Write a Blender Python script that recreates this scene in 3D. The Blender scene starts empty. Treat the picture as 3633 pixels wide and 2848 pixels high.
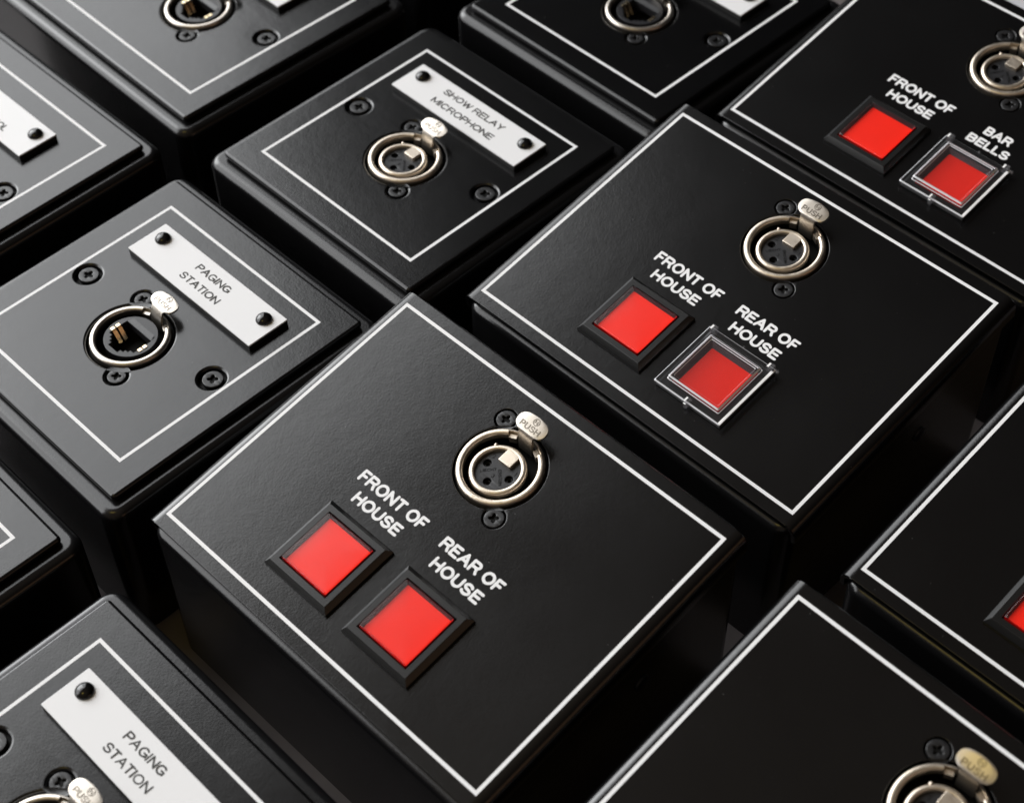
import bpy, bmesh, math, random
from math import sin, cos, pi, radians, sqrt
from mathutils import Matrix, Vector
random.seed(7)
SC = bpy.context.scene
COL = SC.collection
S = 0.001                                   # everything below is written in millimetres

# ------------------------------------------------------------------ camera
cam_d = bpy.data.cameras.new('camera'); cam = bpy.data.objects.new('camera', cam_d); COL.objects.link(cam)
RGT = Vector((0.70996801, 0.70405165, -0.01602220))
DWN = Vector((0.52969434, -0.54886175, -0.64666427))
FWD = Vector((-0.46407901, 0.45062408, -0.76260646))
CP = Vector((202.210048, -168.561656, 367.637712)) * S
M = Matrix((( RGT.x, -DWN.x, -FWD.x, CP.x), (RGT.y, -DWN.y, -FWD.y, CP.y), (RGT.z, -DWN.z, -FWD.z, CP.z), (0, 0, 0, 1)))
cam.matrix_world = M
cam_d.sensor_fit = 'HORIZONTAL'; cam_d.sensor_width = 36.0
cam_d.lens = 6056.06 / 3633 * 36
cam_d.clip_start = 0.02; cam_d.clip_end = 50
cam_d.dof.use_dof = True; cam_d.dof.focus_distance = 0.474; cam_d.dof.aperture_fstop = 16
SC.camera = cam
SC.render.resolution_x = 1024; SC.render.resolution_y = 802

# ------------------------------------------------------------------ room light
W = bpy.data.worlds.new('World'); SC.world = W; W.use_nodes = True
wn = W.node_tree; wn.nodes.clear()
wo = wn.nodes.new('ShaderNodeOutputWorld'); wb = wn.nodes.new('ShaderNodeBackground')
tc = wn.nodes.new('ShaderNodeTexCoord'); sp = wn.nodes.new('ShaderNodeSeparateXYZ')
ma = wn.nodes.new('ShaderNodeMath'); ma.operation = 'MULTIPLY_ADD'; ma.inputs[1].default_value = -0.75; ma.inputs[2].default_value = 0.0
mb = wn.nodes.new('ShaderNodeMath'); mb.operation = 'ADD'
rp = wn.nodes.new('ShaderNodeValToRGB')
rp.color_ramp.elements[0].position = 0.15; rp.color_ramp.elements[0].color = (0.004, 0.004, 0.0045, 1)
rp.color_ramp.elements[1].position = 1.0; rp.color_ramp.elements[1].color = (0.16, 0.125, 0.095, 1)
e = rp.color_ramp.elements.new(0.6); e.color = (0.055, 0.047, 0.042, 1)
wn.links.new(tc.outputs['Generated'], sp.inputs[0])
wn.links.new(sp.outputs['Y'], ma.inputs[0])
wn.links.new(ma.outputs[0], mb.inputs[0]); wn.links.new(sp.outputs['Z'], mb.inputs[1])
wn.links.new(mb.outputs[0], rp.inputs[0]); wn.links.new(rp.outputs[0], wb.inputs[0]); wn.links.new(wb.outputs[0], wo.inputs[0])
wb.inputs[1].default_value = 1.0

def area(name, loc, target, sx, sy, power, color=(1, 1, 1)):
    d = bpy.data.lights.new(name, 'AREA'); d.shape = 'RECTANGLE'; d.size = sx; d.size_y = sy; d.energy = power; d.color = color
    o = bpy.data.objects.new(name, d); COL.objects.link(o); o.location = loc
    dirv = (Vector(target) - Vector(loc)).normalized()
    zax = -dirv; xax = Vector((0, 0, 1)).cross(zax).normalized(); yax = zax.cross(xax)
    o.matrix_world = Matrix(((xax.x, yax.x, zax.x, loc[0]), (xax.y, yax.y, zax.y, loc[1]), (xax.z, yax.z, zax.z, loc[2]), (0, 0, 0, 1)))
    return o
# the big window-like softbox to the left of the boxes
area('window_light', (-2.6, -1.4, 2.31), (0.0, -1.4, 2.31), 6.2, 3.72, 285, (0.97, 0.985, 1.0))
area('window_light_core', (-2.5, -0.12, 1.58), (0.0, -0.12, 1.58), 1.57, 1.83, 56, (0.98, 0.99, 1.0))

# warm room light from the right, and a yellow light added to tint one tab
area('warm_room_light', (2.6, 0.3, 0.9), (0, 0, 0), 1.6, 0.9, 2.0, (1.0, 0.6, 0.36))
area('gold_tint_light', (-0.12, -0.50, 1.30), (0.14, 0.03, 0.02), 0.3, 0.3, 0.8, (1.0, 0.76, 0.16))  # added light, gives the bottom right push tab its golden reflection
SC.view_settings.view_transform = 'Standard'; SC.view_settings.look = 'None'
SC.view_settings.exposure = 0; SC.view_settings.gamma = 1; SC.view_settings.use_curve_mapping = False
SC.render.engine = 'CYCLES'
try:
    SC.cycles.max_bounces = 10; SC.cycles.transparent_max_bounces = 16
except Exception: pass

# ------------------------------------------------------------------ materials
def principled(name, base, rough, metal=0.0, spec=0.5, coat=0.0, coat_r=0.1, noise=None, bump=None, rvar=None, ior=1.5, specks=False):
    m = bpy.data.materials.new(name); m.use_nodes = True
    nt = m.node_tree; b = nt.nodes['Principled BSDF']
    b.inputs['Base Color'].default_value = (*base, 1); b.inputs['Roughness'].default_value = rough
    b.inputs['Metallic'].default_value = metal; b.inputs['Specular IOR Level'].default_value = spec
    b.inputs['Coat Weight'].default_value = coat; b.inputs['Coat Roughness'].default_value = coat_r
    b.inputs['IOR'].default_value = ior
    tcn = nt.nodes.new('ShaderNodeTexCoord'); geo = nt.nodes.new('ShaderNodeNewGeometry')
    def noise_node(scale, detail=2.0):
        n = nt.nodes.new('ShaderNodeTexNoise'); n.inputs['Scale'].default_value = scale; n.inputs['Detail'].default_value = detail
        nt.links.new(geo.outputs['Position'], n.inputs['Vector']); return n
    if noise:                                # base colour variation (scale, amount)
        n = noise_node(noise[0], 3); mx = nt.nodes.new('ShaderNodeMix'); mx.data_type = 'RGBA'
        mx.inputs[6].default_value = (*[c * (1 - noise[1]) for c in base], 1)
        mx.inputs[7].default_value = (*[min(1, c * (1 + noise[1])) for c in base], 1)
        nt.links.new(n.outputs['Fac'], mx.inputs[0]); nt.links.new(mx.outputs[2], b.inputs['Base Color'])
    if specks:                               # stray lint and dust lying on the paint
        vo = nt.nodes.new('ShaderNodeTexVoronoi'); vo.inputs['Scale'].default_value = 230
        nt.links.new(geo.outputs['Position'], vo.inputs['Vector'])
        lt = nt.nodes.new('ShaderNodeMath'); lt.operation = 'LESS_THAN'; lt.inputs[1].default_value = 0.025
        nt.links.new(vo.outputs['Distance'], lt.inputs[0])
        mx = nt.nodes.new('ShaderNodeMix'); mx.data_type = 'RGBA'; mx.inputs[6].default_value = (*base, 1); mx.inputs[7].default_value = (0.11, 0.11, 0.105, 1)
        nt.links.new(lt.outputs[0], mx.inputs[0]); nt.links.new(mx.outputs[2], b.inputs['Base Color'])
    if rvar:
        n = noise_node(rvar[0], 3); mr = nt.nodes.new('ShaderNodeMapRange')
        mr.inputs['From Min'].default_value = 0.3; mr.inputs['From Max'].default_value = 0.7
        mr.inputs['To Min'].default_value = rough - rvar[1]; mr.inputs['To Max'].default_value = rough + rvar[1]
        nt.links.new(n.outputs['Fac'], mr.inputs['Value']); nt.links.new(mr.outputs[0], b.inputs['Roughness'])
    if bump:                                 # list of (scale, height in mm)
        prev = None
        for sc_, h in bump:
            n = noise_node(sc_, 2); bp = nt.nodes.new('ShaderNodeBump'); bp.inputs['Strength'].default_value = 1.0
            bp.inputs['Distance'].default_value = h * S
            nt.links.new(n.outputs['Fac'], bp.inputs['Height'])
            if prev: nt.links.new(prev.outputs[0], bp.inputs['Normal'])
            prev = bp
        nt.links.new(prev.outputs[0], b.inputs['Normal'])
    return m

M_PLATE = principled('black_powder_coat', (0.0018, 0.0018, 0.002), 0.215, spec=0.56, bump=[(1700, 0.017), (450, 0.012), (120, 0.032)], rvar=(25, 0.02), specks=True)
M_BODY = principled('black_box_paint', (0.0055, 0.0055, 0.006), 0.215, bump=[(1700, 0.015), (120, 0.022)], rvar=(30, 0.02))
M_SCREW = principled('black_screw', (0.008, 0.008, 0.009), 0.38, bump=[(1300, 0.02)])
M_HOLE = principled('recess_black', (0.0008, 0.0008, 0.0008), 0.6, spec=0.2)
M_LINE = principled('white_screen_print', (0.80, 0.80, 0.81), 0.55, spec=0.3, noise=(900, 0.03))
M_NICKEL = principled('satin_nickel', (0.72, 0.635, 0.53), 0.38, metal=1.0, bump=[(2200, 0.03)], rvar=(500, 0.05))
M_NICKEL2 = principled('polished_nickel', (0.58, 0.535, 0.475), 0.33, metal=1.0, bump=[(700, 0.012)])
M_EMB = principled('stamped_nickel', (0.20, 0.18, 0.155), 0.35, metal=1.0)
M_GOLD = principled('gold_contact', (0.85, 0.70, 0.46), 0.22, metal=1.0)
M_INSERT = principled('connector_plastic', (0.012, 0.012, 0.014), 0.42, bump=[(1600, 0.02)])
M_RJ = principled('jack_plastic', (0.012, 0.012, 0.014), 0.36)
M_WHITE = principled('white_laminate', (0.76, 0.76, 0.77), 0.5, spec=0.4, noise=(40, 0.02))
M_CORE = principled('black_laminate_core', (0.01, 0.01, 0.01), 0.45)
M_ENGRAVE = principled('engraved_filling', (0.035, 0.034, 0.032), 0.6, noise=(1500, 0.35))
M_RIVET = principled('rivet_black', (0.004, 0.004, 0.004), 0.12)
M_BEZEL = principled('bezel_plastic', (0.006, 0.006, 0.006), 0.3, bump=[(1700, 0.012)])
M_TABLE = principled('table_laminate', (0.13, 0.116, 0.116), 0.4, spec=0.3, noise=(60, 0.3), bump=[(500, 0.02)], rvar=(20, 0.05))
M_PAPER = principled('pale_sheet', (0.5, 0.5, 0.53), 0.7, noise=(60, 0.05))
M_RED = principled('red_diffuser', (0.97, 0.022, 0.008), 0.5, spec=0.1, noise=(200, 0.03))
M_REDW = principled('lens_refraction_red', (0.55, 0.008, 0.008), 0.15)
M_DARKW = principled('lens_refraction_dark', (0.03, 0.012, 0.016), 0.3)  # dark colour stands in for refraction inside the clear lens
M_EDGE = principled('painted_edge_shine', (0.72, 0.72, 0.75), 0.15)  # pale opaque chamfers, highlights along the clear edges put into the colour
M_GLINT = principled('painted_edge_glint', (0.9, 0.9, 0.9), 0.3)  # near white, painted glints and refracted light on the covers
M_DUST = principled('dust_fleck', (0.6, 0.58, 0.55), 0.8)

def clear(name, gl_rough, tint=(1, 1, 1), fres=1.5, milk=0.0, gloss=1.0):
    m = bpy.data.materials.new(name); m.use_nodes = True; nt = m.node_tree; nt.nodes.clear()
    out = nt.nodes.new('ShaderNodeOutputMaterial'); tr = nt.nodes.new('ShaderNodeBsdfTransparent'); tr.inputs[0].default_value = (*tint, 1)
    gl = nt.nodes.new('ShaderNodeBsdfGlossy'); gl.inputs['Roughness'].default_value = gl_rough; gl.inputs['Color'].default_value = (gloss, gloss, gloss, 1)
    lw = nt.nodes.new('ShaderNodeLayerWeight'); lw.inputs[0].default_value = 0.5
    pw = nt.nodes.new('ShaderNodeMath'); pw.operation = 'POWER'; pw.inputs[1].default_value = 5.0; nt.links.new(lw.outputs['Facing'], pw.inputs[0])
    f0 = ((fres - 1) / (fres + 1)) ** 2
    fr = nt.nodes.new('ShaderNodeMath'); fr.operation = 'MULTIPLY_ADD'; fr.inputs[1].default_value = 1 - f0; fr.inputs[2].default_value = f0; nt.links.new(pw.outputs[0], fr.inputs[0])
    mx = nt.nodes.new('ShaderNodeMixShader'); nt.links.new(fr.outputs[0], mx.inputs[0]); nt.links.new(tr.outputs[0], mx.inputs[1]); nt.links.new(gl.outputs[0], mx.inputs[2])
    last = mx
    if milk:
        df = nt.nodes.new('ShaderNodeBsdfDiffuse'); df.inputs[0].default_value = (0.8, 0.8, 0.82, 1)
        m2 = nt.nodes.new('ShaderNodeMixShader'); m2.inputs[0].default_value = milk
        nt.links.new(mx.outputs[0], m2.inputs[1]); nt.links.new(df.outputs[0], m2.inputs[2]); last = m2
    nt.links.new(last.outputs[0], out.inputs[0])
    return m
M_LENS = clear('clear_lens', 0.25, (0.97, 0.92, 0.92), fres=1.5)
M_CLEAR = clear('clear_cover', 0.08, (0.88, 0.89, 0.91), milk=0.01)
M_CLEARE = clear('clear_moulding', 0.12, (0.95, 0.95, 0.97), fres=1.9, milk=0.06)

# ------------------------------------------------------------------ mesh helpers (mm in, metres out)
def obj(name, verts, faces, mats, parent=None, face_mat=None, smooth=35, loc=None):
    me = bpy.data.meshes.new(name)
    me.from_pydata([(v[0] * S, v[1] * S, v[2] * S) for v in verts], [], faces)
    for m in (mats if isinstance(mats, (list, tuple)) else [mats]): me.materials.append(m)
    if face_mat:
        for p, i in zip(me.polygons, face_mat): p.material_index = i
    me.validate(); me.update()
    if smooth:
        for p in me.polygons: p.use_smooth = True
        me.set_sharp_from_angle(angle=radians(smooth))
    o = bpy.data.objects.new(name, me); COL.objects.link(o)
    if smooth:
        wm = o.modifiers.new('normals', 'WEIGHTED_NORMAL'); wm.mode = 'FACE_AREA'; wm.weight = 100; wm.keep_sharp = True
    if parent: o.parent = parent
    if loc: o.location = [c * S for c in loc]
    return o

class MB:
    def __init__(s): s.v = []; s.f = []; s.m = []
    def add(s, v, f, m=0):
        n = len(s.v); s.v += [tuple(x) for x in v]; s.f += [tuple(i + n for i in q) for q in f]; s.m += [m] * len(f)
    def box(s, x0, x1, y0, y1, z0, z1, m=0):
        s.add([(x0, y0, z0), (x1, y0, z0), (x1, y1, z0), (x0, y1, z0), (x0, y0, z1), (x1, y0, z1), (x1, y1, z1), (x0, y1, z1)],
              [(3, 2, 1, 0), (4, 5, 6, 7), (0, 1, 5, 4), (1, 2, 6, 5), (2, 3, 7, 6), (3, 0, 4, 7)], m)
    def loft(s, loops, cap0=True, cap1=True, m=0, closed=True):
        n = len(loops[0]); v = [p for l in loops for p in l]; f = []
        for k in range(len(loops) - 1):
            for i in range(n if closed else n - 1):
                j = (i + 1) % n
                f.append((k * n + i, k * n + j, (k + 1) * n + j, (k + 1) * n + i))
        if cap0: f.append(tuple(range(n - 1, -1, -1)))
        if cap1: f.append(tuple((len(loops) - 1) * n + i for i in range(n)))
        s.add(v, f, m)
    def lathe(s, prof, cx=0, cy=0, n=64, a0=0, a1=360, m=0, cz=0):
        full = abs(a1 - a0 - 360) < 1e-6; k = len(prof); cnt = n if full else n + 1
        v = []
        for i in range(cnt):
            a = radians(a0 + (a1 - a0) * i / n)
            for r, z in prof: v.append((cx + r * cos(a), cy + r * sin(a), z + cz))
        f = []
        for i in range(n):
            j = (i + 1) % cnt
            for q in range(k - 1): f.append((i * k + q, j * k + q, j * k + q + 1, i * k + q + 1))
        s.add(v, f, m)
        if not full:                           # end caps (profile treated as closed polygon)
            s.add([v[q] for q in range(k)], [tuple(range(k))], m)
            s.add([v[n * k + q] for q in range(k)], [tuple(range(k - 1, -1, -1))], m)
    def ribbon(s, pts, w, z0, z1=None, m=0, cap=True):
        """round-ended stroke along pts; flat at z0, or a prism z0..z1"""
        closed = len(pts) > 2 and math.dist(pts[0], pts[-1]) < 1e-6
        if closed: pts = pts[:-1]
        n = len(pts); h = w / 2; L = []; R = []
        for i in range(n):
            p = pts[i]
            a = pts[(i - 1) % n] if (closed or i > 0) else None
            b = pts[(i + 1) % n] if (closed or i < n - 1) else None
            d1 = Vector((p[0] - a[0], p[1] - a[1])).normalized() if a else None
            d2 = Vector((b[0] - p[0], b[1] - p[1])).normalized() if b else None
            d1 = d1 or d2; d2 = d2 or d1
            n1 = Vector((-d1.y, d1.x)); n2 = Vector((-d2.y, d2.x)); mm = (n1 + n2)
            mm = mm.normalized() if mm.length > 1e-6 else n1
            k = h / max(0.45, mm.dot(n1))
            L.append((p[0] + mm.x * k, p[1] + mm.y * k)); R.append((p[0] - mm.x * k, p[1] - mm.y * k))
        v = []; f = []
        outline = None
        if not closed:
            def fan(c, d, side):
                a0 = math.atan2(d[1], d[0]); return [(c[0] + h * cos(a0 + t), c[1] + h * sin(a0 + t)) for t in [side * (pi / 2 - pi * q / 6) for q in range(1, 6)]]
            dE = (pts[-1][0] - pts[-2][0], pts[-1][1] - pts[-2][1]); dS = (pts[0][0] - pts[1][0], pts[0][1] - pts[1][1])
            endcap = fan(pts[-1], dE, 1); startcap = fan(pts[0], dS, 1)
            v2 = [(x, y, z0 if z1 is None else z1) for x, y in L + R]
            f2 = [(n + i, n + i + 1, i + 1, i) for i in range(n - 1)]
            ei = len(v2); v2 += [(x, y, v2[0][2]) for x, y in endcap]; f2.append(tuple([n - 1 + n] + list(range(ei + 4, ei - 1, -1)) + [n - 1]))
            si = len(v2); v2 += [(x, y, v2[0][2]) for x, y in startcap]; f2.append(tuple([0] + list(range(si + 4, si - 1, -1)) + [n]))
            outline = R[:] + endcap[::-1] + L[::-1] + startcap[::-1]
            s.add(v2, f2, m)
            if z1 is not None:
                q = len(outline); s.add([(x, y, z0) for x, y in outline] + [(x, y, z1) for x, y in outline], [(i, (i + 1) % q, q + (i + 1) % q, q + i) for i in range(q)], m)
        else:
            zt = z0 if z1 is None else z1
            s.add([(x, y, zt) for x, y in L + R], [(n + i, n + (i + 1) % n, (i + 1) % n, i) for i in range(n)], m)
            if z1 is not None:
                for ring in (L, R): s.add([(x, y, z0) for x, y in ring] + [(x, y, z1) for x, y in ring], [(i, (i + 1) % n, n + (i + 1) % n, n + i) for i in range(n)], m)
    def xf(s, fn, start=0): s.v = s.v[:start] + [tuple(fn(p)) for p in s.v[start:]]
    def build(s, name, mats, parent=None, smooth=35, loc=None):
        return obj(name, s.v, s.f, mats, parent, s.m, smooth, loc)

def rrect(hu, hv, r, z, cx=0, cy=0, n=8):
    out = []
    for (sx, sy, a0) in ((1, 1, 0), (-1, 1, 90), (-1, -1, 180), (1, -1, 270)):
        for i in range(n + 1):
            a = radians(a0 + 90 * i / n)
            out.append((cx + sx * (hu - r) + r * cos(a), cy + sy * (hv - r) + r * sin(a), z))
    return out
def circ(cx, cy, r, n=56): return [(cx + r * cos(2 * pi * i / n), cy + r * sin(2 * pi * i / n)) for i in range(n)]

def plate(outer, holes, ztop, thick, bevel, res=3):
    """solid plate with rounded edges and real holes -> (verts, faces) in mm"""
    cu = bpy.data.curves.new('tmp', 'CURVE'); cu.dimensions = '2D'; cu.fill_mode = 'BOTH'
    def area2(l): return sum(l[i][0] * l[(i + 1) % len(l)][1] - l[(i + 1) % len(l)][0] * l[i][1] for i in range(len(l)))
    for k, l in enumerate([outer] + holes):
        l = [(p[0], p[1]) for p in l]
        if (area2(l) > 0) != (k == 0): l = l[::-1]
        sp_ = cu.splines.new('POLY'); sp_.points.add(len(l) - 1); sp_.use_cyclic_u = True
        for p, q in zip(sp_.points, l): p.co = (q[0] * .01, q[1] * .01, 0, 1)
    b = bevel * .01
    cu.bevel_depth = b; cu.bevel_resolution = res; cu.extrude = thick * .005 - b; cu.offset = -b
    o = bpy.data.objects.new('tmp', cu); COL.objects.link(o)
    me = bpy.data.meshes.new_from_object(o.evaluated_get(bpy.context.evaluated_depsgraph_get()))
    bm = bmesh.new(); bm.from_mesh(me); bmesh.ops.remove_doubles(bm, verts=bm.verts, dist=1e-7)
    bm.verts.index_update()
    v = [(p.co.x * 100, p.co.y * 100, p.co.z * 100 + ztop - thick / 2) for p in bm.verts]
    f = [tuple(x.index for x in q.verts) for q in bm.faces]
    bm.free(); bpy.data.objects.remove(o); bpy.data.curves.remove(cu); bpy.data.meshes.remove(me)
    return v, f

def empty(name, loc=(0, 0, 0), rz=0, parent=None, rx=0):
    o = bpy.data.objects.new(name, None); COL.objects.link(o); o.empty_display_size = 0.01
    o.location = [c * S for c in loc]; o.rotation_euler = (rx, 0, rz)
    if parent: o.parent = parent
    return o

# ------------------------------------------------------------------ stroke lettering
def arc(cx, cy, rx, ry, a0, a1, n=10): return [(cx + rx * cos(radians(a0 + (a1 - a0) * i / n)), cy + ry * sin(radians(a0 + (a1 - a0) * i / n))) for i in range(n + 1)]
G = {
 'A': (.80, [[(0, 0), (.5, 1), (1, 0)], [(.18, .34), (.82, .34)]]),
 'B': (.72, [[(.6, .53), (0, .53), (0, 1), (.62, 1)] + arc(.62, .765, .33, .235, 90, -90, 8)[1:], [(0, .53), (0, 0), (.62, 0)] + arc(.62, .265, .38, .265, -90, 90, 8)[1:]]),
 'C': (.78, [arc(.52, .5, .5, .5, 42, 318, 22)]),
 'E': (.66, [[(1, 1), (0, 1), (0, 0), (1, 0)], [(0, .52), (.9, .52)]]),
 'F': (.61, [[(1, 1), (0, 1), (0, 0)], [(0, .5), (.82, .5)]]),
 'G': (.80, [arc(.5, .5, .5, .5, 48, 318, 22) + [(1.0, .12), (1.0, .45), (.58, .45)]]),
 'H': (.72, [[(0, 0), (0, 1)], [(1, 0), (1, 1)], [(0, .52), (1, .52)]]),
 'I': (0, [[(0, 0), (0, 1)]]),
 'L': (.58, [[(0, 1), (0, 0), (1, 0)]]),
 'M': (.86, [[(0, 0), (0, 1), (.5, .12), (1, 1), (1, 0)]]),
 'N': (.73, [[(0, 0), (0, 1), (1, 0), (1, 1)]]),
 'O': (.83, [arc(.5, .5, .5, .5, 90, 450, 28)]),
 'P': (.68, [[(0, 0), (0, 1), (.64, 1)] + arc(.64, .73, .36, .27, 90, -90, 8)[1:] + [(0, .46)]]),
 'R': (.74, [[(0, 0), (0, 1), (.64, 1)] + arc(.64, .74, .34, .26, 90, -90, 8)[1:] + [(0, .48)], [(.62, .48), (.82, .36), (.88, .16), (1, 0)]]),
 'S': (.70, [arc(.5, .755, .44, .245, 22, 200, 9) + arc(.5, .755, .44, .245, 210, 262, 3) + arc(.5, .255, .5, .255, 80, -10, 6) + arc(.5, .255, .5, .255, -20, -160, 9)]),
 'T': (.66, [[(0, 1), (1, 1)], [(.5, 1), (.5, 0)]]),
 'U': (.72, [[(0, 1), (0, .36)] + arc(.5, .36, .5, .36, 180, 360, 12)[1:] + [(1, 1)]]),
 'W': (1.0, [[(0, 1), (.25, 0), (.5, .95), (.75, 0), (1, 1)]]),
 'Y': (.72, [[(0, 1), (.5, .46), (1, 1)], [(.5, .46), (.5, 0)]]),
 '1': (.3, [[(0, .75), (1, 1), (1, 0)]]),
 '2': (.6, [arc(.5, .7, .5, .3, 170, -35, 8) + [(0, 0), (1, 0)]]),
 '3': (.6, [arc(.5, .75, .45, .25, 160, -80, 8), arc(.5, .26, .5, .26, 80, -160, 8)]),
}
ZSTEP = [0]
def text(mb, s, x0, x1, y0, h, w, z0, z1=None, m=0, gap=None):
    """letters between x0..x1, baseline y0, cap height h, stroke w (mm)"""
    gap = (0.17 if gap is None else gap) * h
    adv = []
    for ch in s: adv.append(0.30 * h if ch == ' ' else G[ch][0] * h * 1.0 + (w if ch == 'I' else 0))
    tot = sum(adv) + gap * (len(s) - 1) * 0.55; k = (x1 - x0) / tot; x = x0
    for ch, a in zip(s, adv):
        if ch != ' ':
            gw = a * k
            for st in G[ch][1]:
                pts = [(x + w / 2 + p[0] * max(0, gw - w), y0 + w / 2 + p[1] * (h - w)) for p in st]
                ZSTEP[0] = (ZSTEP[0] + 1) % 7; dz = ZSTEP[0] * 0.004
                mb.ribbon(pts, w, z0 + (dz if z1 is None else 0), None if z1 is None else z1 + dz, m)
        x += (a + gap * 0.55) * k

def capsule(mb, pts, w, z0, z1):
    """closed prism along a smooth polyline with round ends (or a closed ring)"""
    h = w / 2; closed = math.dist(pts[0], pts[-1]) < 1e-6
    if closed: pts = pts[:-1]
    n = len(pts); L = []; R = []
    for i in range(n):
        a = pts[(i - 1) % n] if (closed or i > 0) else pts[i]; b = pts[(i + 1) % n] if (closed or i < n - 1) else pts[i]
        d = Vector((b[0] - a[0], b[1] - a[1])).normalized()
        L.append((pts[i][0] - d.y * h, pts[i][1] + d.x * h)); R.append((pts[i][0] + d.y * h, pts[i][1] - d.x * h))
    if closed:
        v = [(x, y, z) for z in (z0, z1) for ring in (R, L) for x, y in ring]; f = []
        for i in range(n):
            j = (i + 1) % n
            f += [(i, j, 2 * n + j, 2 * n + i), (n + j, n + i, 3 * n + i, 3 * n + j), (2 * n + i, 2 * n + j, 3 * n + j, 3 * n + i), (j, i, n + i, n + j)]
        mb.add(v, f); return
    def cap(c, d):
        a0 = math.atan2(d[1], d[0]); return [(c[0] + h * cos(a0 + t), c[1] + h * sin(a0 + t)) for t in [-pi / 2 + pi * q / 7 for q in range(1, 7)]]
    o = R + cap(pts[-1], (pts[-1][0] - pts[-2][0], pts[-1][1] - pts[-2][1])) + L[::-1] + cap(pts[0], (pts[0][0] - pts[1][0], pts[0][1] - pts[1][1]))
    q = len(o)
    mb.add([(x, y, z0) for x, y in o] + [(x, y, z1) for x, y in o],
           [(i, (i + 1) % q, q + (i + 1) % q, q + i) for i in range(q)] + [tuple(range(q, 2 * q)), tuple(range(q - 1, -1, -1))])
def split_sharp(pts):
    out = []; cur = [pts[0]]
    for i in range(1, len(pts)):
        cur.append(pts[i])
        if i < len(pts) - 1:
            a = Vector((pts[i][0] - pts[i - 1][0], pts[i][1] - pts[i - 1][1])); b = Vector((pts[i + 1][0] - pts[i][0], pts[i + 1][1] - pts[i][1]))
            if a.length > 1e-6 and b.length > 1e-6 and a.angle(b) > radians(33): out.append(cur); cur = [pts[i]]
    out.append(cur); return out
def solid_text(name, items, w, ztop, mat, parent, gap):
    """items: (string, x0, x1, baseline, cap height) -> one mesh of flat letters, strokes a hair apart in height so that no two faces share a plane"""
    mb = MB(); z0 = ztop - .12
    for s_, x0, x1, y0, h in items:
        g = gap * h; adv = [0.24 * h if c == ' ' else G[c][0] * h + (w if c == 'I' else 0) for c in s_]
        tot = sum(adv) + g * (len(s_) - 1); k = (x1 - x0) / tot; x = x0
        for c, a in zip(s_, adv):
            if c != ' ':
                for st in G[c][1]:
                    pts = [(x + w / 2 + p[0] * max(0, a * k - w), y0 + w / 2 + p[1] * (h - w)) for p in st]
                    for seg in split_sharp(pts):
                        ZSTEP[0] = (ZSTEP[0] + 1) % 6; capsule(mb, seg, w, z0, ztop + .016 * ZSTEP[0])
            x += (a + g) * k
    o = mb.build(name, [mat], parent, 0)
    return o

# ------------------------------------------------------------------ shared small parts
def screw_head(name, parent, x, y, r, ztop, rot=0.4):
    mb = MB()
    mb.lathe([(0.01, ztop - .9), (.55, ztop - .9)], x, y, 24, m=1)
    # head annulus with the star socket cut out
    star = []
    for i in range(48):
        a = 2 * pi * i / 48; c = abs(cos(2 * (a - rot)))
        rr = r * (0.39 + 0.13 * cos(4 * (a - rot)))
        star.append((x + rr * cos(a), y + rr * sin(a)))
    v, f = plate(circ(x, y, r, 40), [star], ztop, 1.2, r * .07, 2); mb.add(v, f, 0)
    mb.add([(x + r * .6 * cos(t), y + r * .6 * sin(t), ztop - .75) for t in [2 * pi * i / 24 for i in range(24)]], [tuple(range(24))], 1)
    return mb.build(name, [M_SCREW, M_HOLE], parent, 30)

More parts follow.
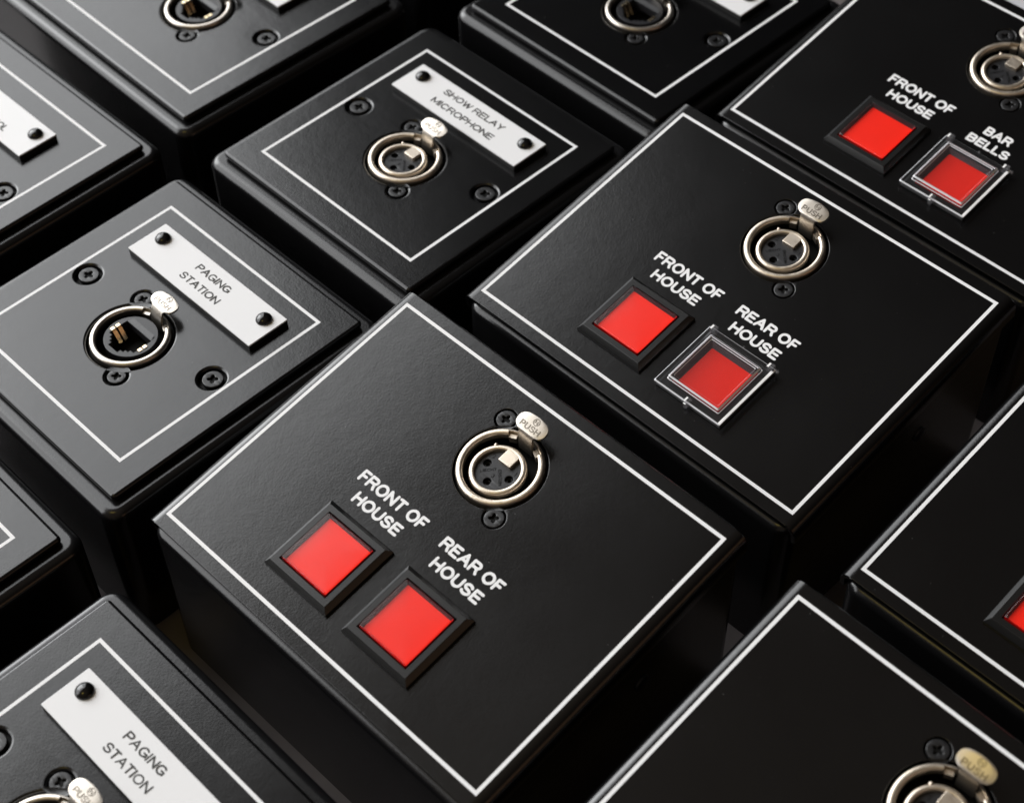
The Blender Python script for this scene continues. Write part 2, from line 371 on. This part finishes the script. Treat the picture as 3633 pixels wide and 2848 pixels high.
def connector(parent, vc, kind, tilt_=0.0):
    """round socket let into a panel whose face is z=0, centre (0, vc)"""
    mb = MB()
    prof = [(10.1, -1.3), (10.1, .2), (10.2, .62), (10.45, .88), (10.8, .95), (11.3, .93), (11.65, .8), (11.92, .45), (12.05, -.1), (12.05, -4)]
    n0 = len(mb.v)
    mb.lathe(prof, 0, 0, 96, 122, 418)
    mb.lathe([(11.15, -4), (11.15, .5), (11.3, .85), (11.65, .8), (11.95, .4), (12.05, -.2), (12.05, -4)], 0, 0, 24, 58, 122)
    for sgn in (-1, 1):                        # metal pads of the latch either side of the notch
        a = radians(90 - sgn * 25)
        cx, cy = 10.35 * cos(a), 10.35 * sin(a); w = Vector((-sin(a), cos(a)))
        q = [(cx + w.x * t - cos(a) * s_, cy + w.y * t - sin(a) * s_) for t, s_ in ((-1.1, .7), (1.1, .7), (1.1, -.6), (-1.1, -.6))]
        mb.loft([[(p[0], p[1], z) for p in q] for z in (-2.5, -.15)], m=0)
    mb.xf(lambda p: (p[0], p[1] + vc, p[2]))
    shell = mb.build('socket', [M_NICKEL if kind == 'xlr' else M_NICKEL2], parent, 50)
    b = MB(); b.lathe([(12.6, -.75), (12.6, -2.2), (10.5, -2.2)], 0, vc, 72); b.lathe([(12.05, -5.8), (.01, -5.8)], 0, vc, 48); b.lathe([(10.12, -1.25), (10.12, -5.8)], 0, vc, 64)
    if kind == 'xlr': b.lathe([(7.9, -5.8), (7.9, -1.25)], -.05, vc - .95, 64)
    b.build('recess', [M_HOLE], shell)
    if kind == 'xlr':
        cx, cy = -.05, vc - .95
        i = MB(); i.lathe([(6.25, -1.5), (6.25, .0), (6.38, .28), (6.65, .42), (7.2, .40), (7.6, .2), (7.85, -.2), (7.95, -1.3)], cx, cy, 80)
        a = radians(137); i.lathe([(.62, -3), (.62, 0), (.5, .35), (.25, .52), (.01, .56)], cx + 7.75 * cos(a), cy + 7.75 * sin(a), 16)
        i.build('inner_ring', [M_NICKEL], shell, 50)
        dsk = MB(); v, f = plate(circ(cx, cy, 6.3), [circ(cx - 4.0, cy + .1, 1.15, 28), circ(cx, cy - 4.05, 1.15, 28), circ(cx + 4.0, cy + .1, 1.15, 28)], -.75, 1.6, .12, 2)
        dsk.add(v, f, 0); dsk.lathe([(6.2, -2.2), (.01, -2.2)], cx, cy, 30, m=1)
        for (px, py) in ((-4.0, .1), (0, -4.05), (4.0, .1)):
            dsk.lathe([(.85, -2.19), (.85, -1.7), (.6, -1.7), (.6, -2.19)], cx + px, cy + py, 20, m=2)
        dsk.build('insert', [M_INSERT, M_HOLE, M_SCREW], shell)
        t = MB(); n0 = 0
        z = -.75
        def put(s_, ang, ox, oy, x0, x1, h, w):
            n0 = len(t.v); text(t, s_, x0, x1, 0, h, w, z + .003, z + .05)
            ca, sa = cos(radians(ang)), sin(radians(ang))
            t.xf(lambda p: (ox + p[0] * ca - p[1] * sa, oy + p[0] * sa + p[1] * ca, p[2]), n0)
        put('LIECHT', 45, cx - 3.55, cy - 3.2, 0, 4.4, .85, .13)
        put('ENSTEIN', -45, cx - .2, cy + .35, 0, 4.9, .85, .13)
        put('2', 20, cx - 4.2, cy + 2.0, 0, .8, 1.3, .13); put('1', 0, cx + 4.1, cy + 1.7, 0, .4, 1.3, .13); put('3', 0, cx - .4, cy - 2.4, 0, .7, 1.1, .13)
        t.build('insert_lettering', [M_HOLE], shell, 0)
        k = MB(); v, f = plate([(x, y) for x, y, _ in rrect(2.15, 2.05, .25, 0, cx + .05, vc + 3.5, 3)], [], .38, 1.6, .16, 2); k.add(v, f)
        k.build('key_block', [M_NICKEL], shell)
    else:
        cx, cy = .1, vc + .1
        T_ = [(-5.85, 3.1), (5.85, 3.1), (5.85, -3.4), (4.4, -3.4), (4.4, -4.35), (3.3, -4.35), (3.3, -5.3), (2.2, -5.3), (2.2, -6.5), (-2.2, -6.5), (-2.2, -5.3), (-3.3, -5.3), (-3.3, -4.35), (-4.4, -4.35), (-4.4, -3.4), (-5.85, -3.4)]
        d = MB(); v, f = plate(circ(cx, cy, 8.0), [[(cx + a, cy + b_) for a, b_ in T_]], .1, 3.0, .08, 2); d.add(v, f, 0)
        d.box(cx - 6, cx + 6, cy - 6.7, cy + 3.3, -5.7, -5.6, 1)
        d.add([(cx - 5.6, cy + 3.25, .14), (cx + 5.6, cy + 3.25, .14), (cx + 5.0, cy + 4.9, .5), (cx - 5.0, cy + 4.9, .5)], [(0, 1, 2, 3)], 2)
        d.build('jack_insert', [M_RJ, M_HOLE, M_SCREW], shell, 30)
        for sx, dy in ((-1, .9), (-1, -.9), (1, .7), (1, -.9)):
            c = MB(); xe = cx + sx * 5.9
            prof = [(xe + sx * .9, .1), (xe + sx * .9, .32), (xe - sx * .1, .34), (xe - sx * .9, -.6), (xe - sx * 2.6, -3.6), (xe - sx * 2.75, -3.4), (xe - sx * .5, -.2)]
            yy = cy + (-0.9 if sx < 0 else -0.4) + dy * 1.05
            l0 = [(px, yy - .62, pz) for px, pz in prof[:5]] + [(px, yy - .62, pz - .15) for px, pz in prof[:5][::-1]]
            l1 = [(p[0], yy + .62, p[2]) for p in l0]
            c.loft([l0, l1]); c.build('contact', [M_GOLD], shell, 30)
    # push tab: neck climbing out of the notch, then a wide rounded tongue
    path = [(8.9, -3.0), (9.0, -1.2), (9.2, .3), (9.45, 1.6), (9.8, 2.7), (10.2, 3.55), (10.6, 4.1), (10.95, 4.45)]
    path += [(11.0 + 5.3 * (1 - cos(pi * i / 22)) / 2, 4.48 + .45 * sin(pi * i / 44)) for i in range(1, 23)]
    hw = []
    for (v_, z_) in path:
        if v_ < 10.9: hw.append(2.5)
        else:
            t_ = (v_ - 13.45) / 2.87
            w_ = 5.0 * max(0.0, 1 - abs(t_) ** 2.6) ** (1 / 2.2)
            hw.append(max(w_, 2.5) if t_ < 0 else max(w_, .25))
    tb = MB(); NC = 13; top = []; bot = []
    for (v_, z_), w_ in zip(path, hw):
        crown = .14 if v_ > 10.5 else 0
        top.append([((q / (NC - 1) * 2 - 1) * w_ + .25, v_, z_ + crown * (1 - (q / (NC - 1) * 2 - 1) ** 4) * min(1, w_ / 4)) for q in range(NC)])
    loops = []
    for i, r in enumerate(top):
        i0, i1 = max(0, i - 1), min(len(path) - 1, i + 1)
        d = Vector((path[i1][0] - path[i0][0], path[i1][1] - path[i0][1])).normalized(); th = .75
        loops.append(r + [(p[0], p[1] + d.y * th, p[2] - d.x * th) for p in r[::-1]])
    tb.loft([[(p[0], p[1] + vc, p[2]) for p in l][::-1] for l in loops])
    def bendup(p):
        if tilt_ == 0 or p[2] < 1.2: return p
        y_, z_ = p[1] - vc - 9.5, p[2] - 1.2; k = min(1, z_ / 2.5) * tilt_
        return (p[0], vc + 9.5 + y_ * cos(k) - z_ * sin(k), 1.2 + y_ * sin(k) + z_ * cos(k))
    tb.xf(bendup)
    tab = tb.build('push_tab', [M_NICKEL2], shell, 60)
    tab.location.z = 0
    L = MB(); zt = 0.0
    n0 = len(L.v); text(L, 'PUSH', -3.3, 3.4, 0, 1.75, .30, zt, .11, gap=.25)
    L.xf(lambda p: (p[0] + .2, p[1] + vc + 11.75, p[2]), n0)
    n0 = len(L.v)
    L.ribbon(arc(0, 0, .95, .95, 0, 360, 24)[:-1] + [arc(0, 0, .95, .95, 0, 360, 24)[0]], .19, zt, .12)
    L.ribbon([(-.42, -.45), (-.42, .45), (.42, -.45), (.42, .45)], .17, zt, .12)
    L.xf(lambda p: (p[0] + .8, p[1] + vc + 14.85, p[2]), n0)
    def onto(p):
        q = min(1, max(0, (p[1] - vc - 11.0) / 5.3)); i_ = math.acos(1 - 2 * q) * 22 / pi
        return (p[0], p[1], p[2] + 4.48 + .45 * sin(pi * i_ / 44) + .11 * (1 - (p[0] / 5) ** 4))
    L.xf(onto); L.xf(bendup)
    L.build('push_lettering', [M_EMB], shell, 30)
    return shell

def border(parent, hu, hv, w=1.0, z=.03, ext=0.0):
    mb = MB(); o = [(-hu, -hv), (hu, -hv), (hu, hv), (-hu, hv)]; i = [(-hu + w, -hv + w), (hu - w, -hv + w), (hu - w, hv - w), (-hu + w, hv - w)]
    mb.add([(x - (ext if x < 0 else 0), y, z) for x, y in o + i], [(k, (k + 1) % 4, 4 + (k + 1) % 4, 4 + k) for k in range(4)])
    return mb.build('border_line', [M_LINE], parent, 0)

Z_TABLE = -57.0
# ------------------------------------------------------------------ small square box with a name plate
SH = 4.05                                    # clearance hole radius
def small_box(name, x, y, rz, kind, lines, lu, lv, dz=0.0, ext=0.0, tab=0.0):
    root = empty(name, (x, y, Z_TABLE), rz)
    def ch(o): o.location.z += (-Z_TABLE + dz) * S; return o
    b = MB(); loops = []
    hb, r = (49.2, 50.2), 2.8
    top = -2.6 + dz
    loops.append(rrect(hb[0], hb[1], 5.5, Z_TABLE + 0.05)); loops.append(rrect(hb[0], hb[1], 5.5, top - r))
    for i in range(1, 9):
        a = radians(90 * i / 8); d = r * (1 - cos(a)); loops.append(rrect(hb[0] - d, hb[1] - d, 5.5 - d * .9, top - r + r * sin(a)))
    loops.append(rrect(40, 40, 2, top)); loops.append(rrect(40, 40, 2, top - 1.5))
    b.loft(loops, m=0, cap1=False)
    b.xf(lambda p: (p[0] - ext if p[0] < 0 else p[0], p[1], p[2]))
    body = b.build('body', [M_BODY], root, 40); body.location.z = -Z_TABLE * S
    hu, hv = 44.6, 45.4
    v, f = plate([(p[0] - (ext if p[0] < 0 else 0), p[1]) for p in rrect(hu, hv, 1.3, 0, n=5)],
                 [circ(0, -6.19, 12.9, 72), circ(-30 - ext, .4, SH, 40), circ(30, .4, SH, 40), circ(-9.5, 5.81, 3.25, 36), circ(9.5, -18.19, 3.25, 36)], 0, 2.2, .95, 4)
    p_ = MB(); p_.add(v, f); face = ch(p_.build('faceplate', [M_PLATE], root, 40))
    for cx, cy, rr in ((-30 - ext, .4, 4.2), (30, .4, 4.2), (-9.5, 5.81, 3.4), (9.5, -18.19, 3.4)):
        sh = MB(); sh.lathe([(rr, -1.9), (.01, -1.9)], cx, cy, 24); sh.build('screw_recess', [M_HOLE], face)
    border(face, 35.89, 36.65, ext=ext)
    for sx in (-1, 1):
        ch(screw_head('mounting_screw', root, sx * 30 + (.1 if sx > 0 else -.1 - ext), .6, 3.1, -.35, .5 + sx * .3))
        ch(screw_head('connector_screw', root, sx * 9.5, -6.19 - sx * 12, 2.75, -.02, .2 + sx * .5))
    ch(connector(root, -6.19, kind, tab))
    cu, cv = lu, 21.05 + lv
    n = MB(); v, f = plate([(a, b_) for a, b_, _ in rrect(29.1, 7.28, .25, 0, cu, cv, 2)], [], 1.75, 1.72, .05, 1); n.add(v, f, 1)
    v, f = plate([(a, b_) for a, b_, _ in rrect(29.1, 7.28, .25, 0, cu, cv, 2)], [], 2.3, .55, .14, 2); n.add(v, f, 0)
    np_ = ch(n.build('name_plate', [M_WHITE, M_CORE], root, 30))
    if lines:
        solid_text('lettering', lines, .48, 2.315, M_ENGRAVE, np_, .065)
    for sx in (-1, 1):
        q = MB(); q.lathe([(2.5, 2.2), (2.55, 2.5), (2.45, 2.85), (2.1, 3.3), (1.5, 3.65), (.8, 3.84), (.01, 3.9)], cu + sx * 24.22, cv + 2.47, 36)
        q.build('rivet', [M_RIVET], np_, 60)
    return root

# ------------------------------------------------------------------ large sloping box with red push buttons
WA = 0.1555
def wide_box(name, x, y, rz, second, labels, dz=0.0, tab=0.16):
    root = empty(name, (x, y, Z_TABLE), rz)
    def tilt(o):
        o.rotation_euler = (WA, 0, 0); o.location = (0, 0, (-Z_TABLE + 9.0 + dz) * S); return o
    ca, sa = cos(WA), sin(WA)
    # body: straight walls, sloping rounded top just under the lid
    b = MB(); loops = []; hu, hv, r = 61.3, 50.9, 2.6
    loops.append([(p[0], p[1] * ca + (0.6), Z_TABLE) for p in rrect(hu, hv, 5, 0)])
    def top(hu_, hv_, rr, zl): return [(p[0], p[1] * ca - zl * sa, p[1] * sa + zl * ca + 9.0 + dz) for p in rrect(hu_, hv_, rr, 0)]
    loops.append(top(hu, hv, 5, -2.2 - r))
    for i in range(1, 9):
        a = radians(90 * i / 8); d = r * (1 - cos(a)); loops.append(top(hu - d, hv - d, 5 - d * .9, -2.2 - r + r * sin(a)))
    loops.append(top(50, 40, 2, -2.2)); loops.append(top(50, 40, 2, -3.7))
    b.loft(loops, cap1=False); body = b.build('body', [M_BODY], root, 40); body.location.z = -Z_TABLE * S
    # lid: bent sheet, flat top with holes, both sides folded down
    LU, LV, br, th, fl = 62.83, 48.9, 3.4, 1.5, 7.0
    v, f = plate([(-LU + br, -LV), (LU - br, -LV), (LU - br, LV), (-LU + br, LV)], [circ(0, 23.12, 12.9, 72), circ(-9.5, 35.12, 3.25, 36), circ(9.5, 11.12, 3.25, 36)], 0, th, .25, 2)
    lm = MB()
    # square the outer u-edges of the flat part so that it butts against the bends
    v = [((LU - br) * (1 if p[0] > 0 else -1) if abs(p[0]) > LU - br - .6 and abs(p[0]) < LU - br + .01 and abs(p[1]) > LV - .6 else p[0], p[1], p[2]) for p in v]
    lm.add(v, f)
    for sx in (-1, 1):
        prof = []
        for i in range(0, 11):
            a = radians(90 - 9 * i); prof.append((LU - br + br * cos(a), -br + br * sin(a)))
        prof.append((LU, -fl + .4)); prof.append((LU - .3, -fl)); prof.append((LU - th + .3, -fl)); prof.append((LU - th, -fl + .4))
        for i in range(0, 9):
            a = radians(90 / 8 * i); prof.append((LU - br + (br - th) * cos(a), -br + (br - th) * sin(a)))
        prof = [(LU - br - .35, 0)] + prof + [(LU - br - .35, -th)]
        rings = []
        for yv, ins in ((-LV, .2), (-LV + .2, 0), (LV - .2, 0), (LV, .2)):
            cxm = sum(p[0] for p in prof) / len(prof)
            rr_ = []
            for i, (px, pz) in enumerate(prof):
                nx, nz = 0, 0
                a = prof[i - 1]; c = prof[(i + 1) % len(prof)]; dx, dz_ = c[0] - a[0], c[1] - a[1]; l_ = math.hypot(dx, dz_) or 1
                nx, nz = dz_ / l_, -dx / l_          # inward normal for this winding
                if i in (0, len(prof) - 1): nx = 0
                rr_.append((sx * (px + nx * ins * 1), yv, pz + nz * ins + (.002 if i == 0 else 0)))
            rings.append(rr_ if sx > 0 else rr_[::-1])
        lm.loft(rings)
    lid = tilt(lm.build('lid', [M_PLATE], root, 38))
    for cx, cy in ((-9.5, 35.12), (9.5, 11.12)):
        sh = MB(); sh.lathe([(3.4, -1.4), (.01, -1.4)], cx, cy, 24); sh.build('screw_recess', [M_HOLE], lid)
    border(lid, 59.14, 45.18)
    solid_text('lettering', labels, .82, .04, M_LINE, lid, .045)
    for sx in (-1, 1): tilt(screw_head('connector_screw', root, sx * 9.5, 23.12 - sx * 12, 2.75, -.02, .3 + sx * .35))
    tilt(connector(root, 23.12, 'xlr', tab))
    # side screw
    s2 = MB(); s2.lathe([(2.6, 0), (2.5, .5), (1.2, .7), (.01, .7)], 0, 0, 24)
    s2.xf(lambda p: (61.3 + p[2], p[1] + 12, p[0] - 12 + dz)); so = s2.build('side_screw', [M_SCREW], root); so.location.z = -Z_TABLE * S
    bv = -25.29
    for cx, cov in ((-14.97, False), (14.97, second)):
        q = MB()
        B0, B1, WN = 12.05, 10.75, 8.95; zt = 2.35
        sq = lambda h, z, c=cx: [(c - h, bv - h, z), (c + h, bv - h, z), (c + h, bv + h, z), (c - h, bv + h, z)]
        if not cov:
            q.loft([sq(B0, .01), sq(B0, .85), sq(B0 - .06, .95), sq(B1 + .08, zt - .1), sq(B1 - .08, zt), sq(WN + .12, zt), sq(WN, zt - .12), sq(WN, .3)], cap0=False, cap1=False)
        else:
            q.loft([sq(B0 - .3, .01), sq(B0 - .3, .5), sq(B1, 1.2), sq(WN + .1, 1.2), sq(WN, 1.1), sq(WN, .3)], cap0=False, cap1=False)
        q.loft([sq(WN, .3)], cap0=False, cap1=True, m=1)
        bt = tilt(q.build('push_button', [M_BEZEL, M_HOLE], root, 20))
        zl = 3.0 if not cov else 2.2                      # lens top
        LH = 8.62; RP = 7.85 if not cov else 7.3
        def rr(h, z, rad=.5): return rrect(h, h, rad, z, cx, bv, 4)
        w_ = MB()
        w_.loft([rr(LH, .5), rr(LH, zl - .45)], cap0=False, cap1=False, m=0)                       # lens sides, inner red reflection put into the colour
        w_.loft([rr(LH, zl - .45), rr(LH - .12, zl - .16), rr(LH - .38, zl)], cap0=False, cap1=False, m=1)   # clear rounded shoulder
        w_.loft([rr(LH - .38, zl), rr(LH * .8, zl + .035), rr(LH * .6, zl + .06), rr(LH * .4, zl + .078), rr(LH * .2, zl + .088)], cap0=False, cap1=True, m=1)
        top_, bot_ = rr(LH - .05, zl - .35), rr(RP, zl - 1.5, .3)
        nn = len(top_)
        for i in range(nn):                       # inner walls: refraction painted as dark far sides and red near sides
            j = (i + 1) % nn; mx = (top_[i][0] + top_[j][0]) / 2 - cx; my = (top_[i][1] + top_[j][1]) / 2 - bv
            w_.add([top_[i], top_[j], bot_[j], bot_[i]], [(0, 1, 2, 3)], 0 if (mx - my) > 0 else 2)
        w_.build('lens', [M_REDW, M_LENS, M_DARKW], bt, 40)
        d_ = MB(); d_.loft([rr(RP + .1, zl - 2.0, .3), rr(RP + .02, zl - 1.5, .3), rr(RP - .1, zl - 1.44, .3)], cap0=False, cap1=True)
        d_.build('red_diffuser', [M_RED], bt, 30)
        if cov:
            c_ = MB(); H = 12.1; L = 9.25; ZB = 2.6; ZL = 4.1
            R_ = lambda h, z, rad: rrect(h, h, rad, z, cx, bv, 4)
            c_.loft([R_(H, .9, .4), R_(H, ZB - .4, .4)], cap0=False, cap1=False, m=0)
            c_.loft([R_(H, ZB - .4, .4), R_(H - .35, ZB, .4)], cap0=False, cap1=False, m=1)
            c_.loft([R_(H - .35, ZB, .4), R_(L + .12, ZB, .4)], cap0=False, cap1=False, m=0)
            c_.loft([R_(L + .25, ZB, .4), R_(L, ZB + .05, .4)], cap0=False, cap1=False, m=1)
            c_.loft([R_(L, ZB + .05, .4), R_(L, ZL - .45, .4)], cap0=False, cap1=False, m=0)
            c_.loft([R_(L, ZL - .45, .4), R_(L - .4, ZL, .35)], cap0=False, cap1=False, m=1)
            c_.loft([R_(L - .4, ZL, .35), R_(L - .62, ZL, .3)], cap0=False, cap1=False, m=0)
            c_.loft([R_(L - .62, ZL, .3), R_(L - .75, ZL - .3, .3)], cap0=False, cap1=False, m=1)
            c_.loft([R_(L - .75, ZL - .3, .3), R_(L - 1.15, ZL - .3, .3)], cap0=False, cap1=False, m=0)
            c_.loft([R_(L - 1.15, ZL - .3, .3), R_(L - 1.28, ZL - .5, .3)], cap0=False, cap1=False, m=1)
            c_.loft([R_(L - 1.28, ZL - .5, .3)], cap0=False, cap1=True, m=0)
            c_.box(cx + H - .85, cx + H - .02, bv - H + .2, bv + H - 1.2, 2.1, ZB + .03, 2)              # opaque white strip painted for light refracted in the edge
            co = c_.build('clear_cover', [M_CLEAR, M_EDGE, M_GLINT], bt, 20)
            h_ = MB()
            for sx in (-1, 1):
                h_.box(cx + sx * 10.4 - 1.0, cx + sx * 10.4 + 1.0, bv + H - 1.4, bv + H + .5, 1.2, 3.3)
                if sx < 0: continue
                h_.lathe([(.01, -.6), (.55, -.6), (.55, .6), (.01, .6)], 0, 0, 16)
                k = len(h_.v) - 64
                h_.xf(lambda p, s_=sx: (cx + s_ * 12.3 + p[2], bv + H - .2 + p[0], 1.9 + p[1]), k)
            h_.box(cx - .15, cx + .35, bv + H, bv + H + .5, 1.5, 2.6)
            for sx in (-1, 1): h_.box(cx + sx * 10.4 - .8, cx + sx * 10.4 - .2, bv + H - 1.2, bv + H + .2, 3.28, 3.42, 1)  # white chips painted as glints on the hinge
            h_.build('hinge', [M_CLEARE, M_GLINT], bt, 30)
            l_ = MB(); l_.box(cx - .9, cx + .9, bv - H - .35, bv - H + 1.5, .9, 3.0); l_.box(cx - .55, cx + .55, bv - H - .75, bv - H - .35, .5, 2.4)
            l_.box(cx - .7, cx - .2, bv - H - .3, bv - H + 1.3, 2.98, 3.12, 1); l_.box(cx - .5, cx + .3, bv - H - .74, bv - H - .4, 2.38, 2.5, 1)  # white chips painted as glints on the latch
            l_.build('latch', [M_CLEARE, M_GLINT], bt, 30)
    return root

FOH = [('FRONT OF', -27.35, -2.5, -4.15, 3.85), ('HOUSE', -23.75, -6.4, -9.8, 3.7)]
ROH = [('REAR OF', 4.05, 25.7, -4.15, 3.75), ('HOUSE', 6.3, 23.7, -9.95, 3.7)]
BAR = [('BAR', 10.0, 19.8, -4.15, 3.7), ('BELLS', 7.1, 22.4, -9.4, 3.6)]
def paging(lu, lv): return [('PAGING', lu - 7.3, lu + 8.0, 21.05 + lv + 1.3, 2.7), ('STATION', lu - 8.5, lu + 9.0, 21.05 + lv - 4.0, 2.7)]

def put(o, label, cat, group):
    o['label'] = label; o['category'] = cat; o['group'] = group
GW = 'large black boxes with red push buttons'; GS = 'small black boxes with a white name plate'
put(wide_box('button_box', 0, 0, 0, False, FOH + ROH), 'large black box in the middle with two uncovered red buttons side by side', 'control box', GW)
put(wide_box('button_box', 2.17, 115.94, -.005, True, FOH + ROH, .2), 'large black box whose REAR OF HOUSE button has a clear cover', 'control box', GW)
put(wide_box('button_box', 1.94, 231.0, -.008, True, FOH + BAR, -.8), 'black box at the top right with a clear covered BAR BELLS button', 'control box', GW)
put(wide_box('button_box', 143.94, 113.97, -.007, True, FOH + ROH), 'black box cut off by the right edge, showing only a corner of one red button', 'control box', GW)
put(wide_box('button_box', 140.82, -.22, -.008, False, FOH + ROH, -1.5, .28), 'black box in the bottom right corner with a blurred golden push tab on its socket', 'control box', GW)
put(wide_box('button_box', 141.5, -116.5, -.006, False, FOH + ROH), 'unseen black box added below the bottom right corner to shade the gap', 'control box', GW)  # out of view, added to block light from the table gap
put(small_box('socket_box', -119.75, -5.13, -.004, 'rj', paging(.63, .97), .63, .97, -.2), 'black box with a white PAGING STATION name plate and network socket, left of the middle', 'socket box', GS)
put(small_box('socket_box', -118.49, 103.86, -.011, 'xlr', [('SHOW RELAY', -13.2, 14.4, 22.65, 2.7), ('MICROPHONE', -13.2, 15.05, 17.05, 2.7)], .38, .2, -.2, 0, .14), 'black box with a white SHOW RELAY MICROPHONE name plate and round microphone socket', 'socket box', GS)
put(small_box('socket_box', -229.21, 107.2, -.025, 'rj', paging(-7.2, -1.2), -7.2, -1.2, -.3, 32), 'black box at the top left, its network socket ring cut by the top edge', 'socket box', GS)
put(small_box('socket_box', -229.19, -2.15, -.002, 'rj', [('CONTROL', -9.5, 8.0, 16.0, 2.7)], -7.14, -.95, 0, 14.4), 'grey-lit black box at the left edge, name plate ending in the letters OL', 'socket box', GS)
put(small_box('socket_box', -6.55, -116.3, -.007, 'rj', paging(-.16, .58), -.16, .58, -1.2), 'black box in the bottom left corner with a blurred PAGING STATION name plate', 'socket box', GS)
put(small_box('socket_box', -114.91, 212.3, -.019, 'rj', paging(-.26, .4), -.26, .4, .6), 'black box at the top centre with a half visible network socket above a dark plate', 'socket box', GS)
put(small_box('socket_box', -119.56, -112.9, -.015, 'rj', paging(.3, .5), .3, .5), 'black box at the lower left edge, showing only its bare right corner', 'socket box', GS)
put(small_box('socket_box', -229.5, 215.5, -.02, 'rj', paging(-7.2, -1.2), -7.2, -1.2), 'wall of an extra box added to darken the gap between the two boxes cut by the top edge', 'socket box', GS)  # extra box added to block light so the gap stays black

# ------------------------------------------------------------------ setting
tb = MB(); tb.box(-900, 900, -900, 900, Z_TABLE - 12, Z_TABLE)
t_ = tb.build('table_top', [M_TABLE], None, 0); t_['kind'] = 'structure'
sh = MB(); sh.box(-75, 230, 341, 620, Z_TABLE, Z_TABLE + .6)
s_ = sh.build('pale_sheet', [M_PAPER], None, 0); s_['label'] = 'pale grey flat sheet peeping in at the very top right corner'; s_['category'] = 'sheet'

# paint the chips and dust onto the lids as tiny flecks lying on the boxes
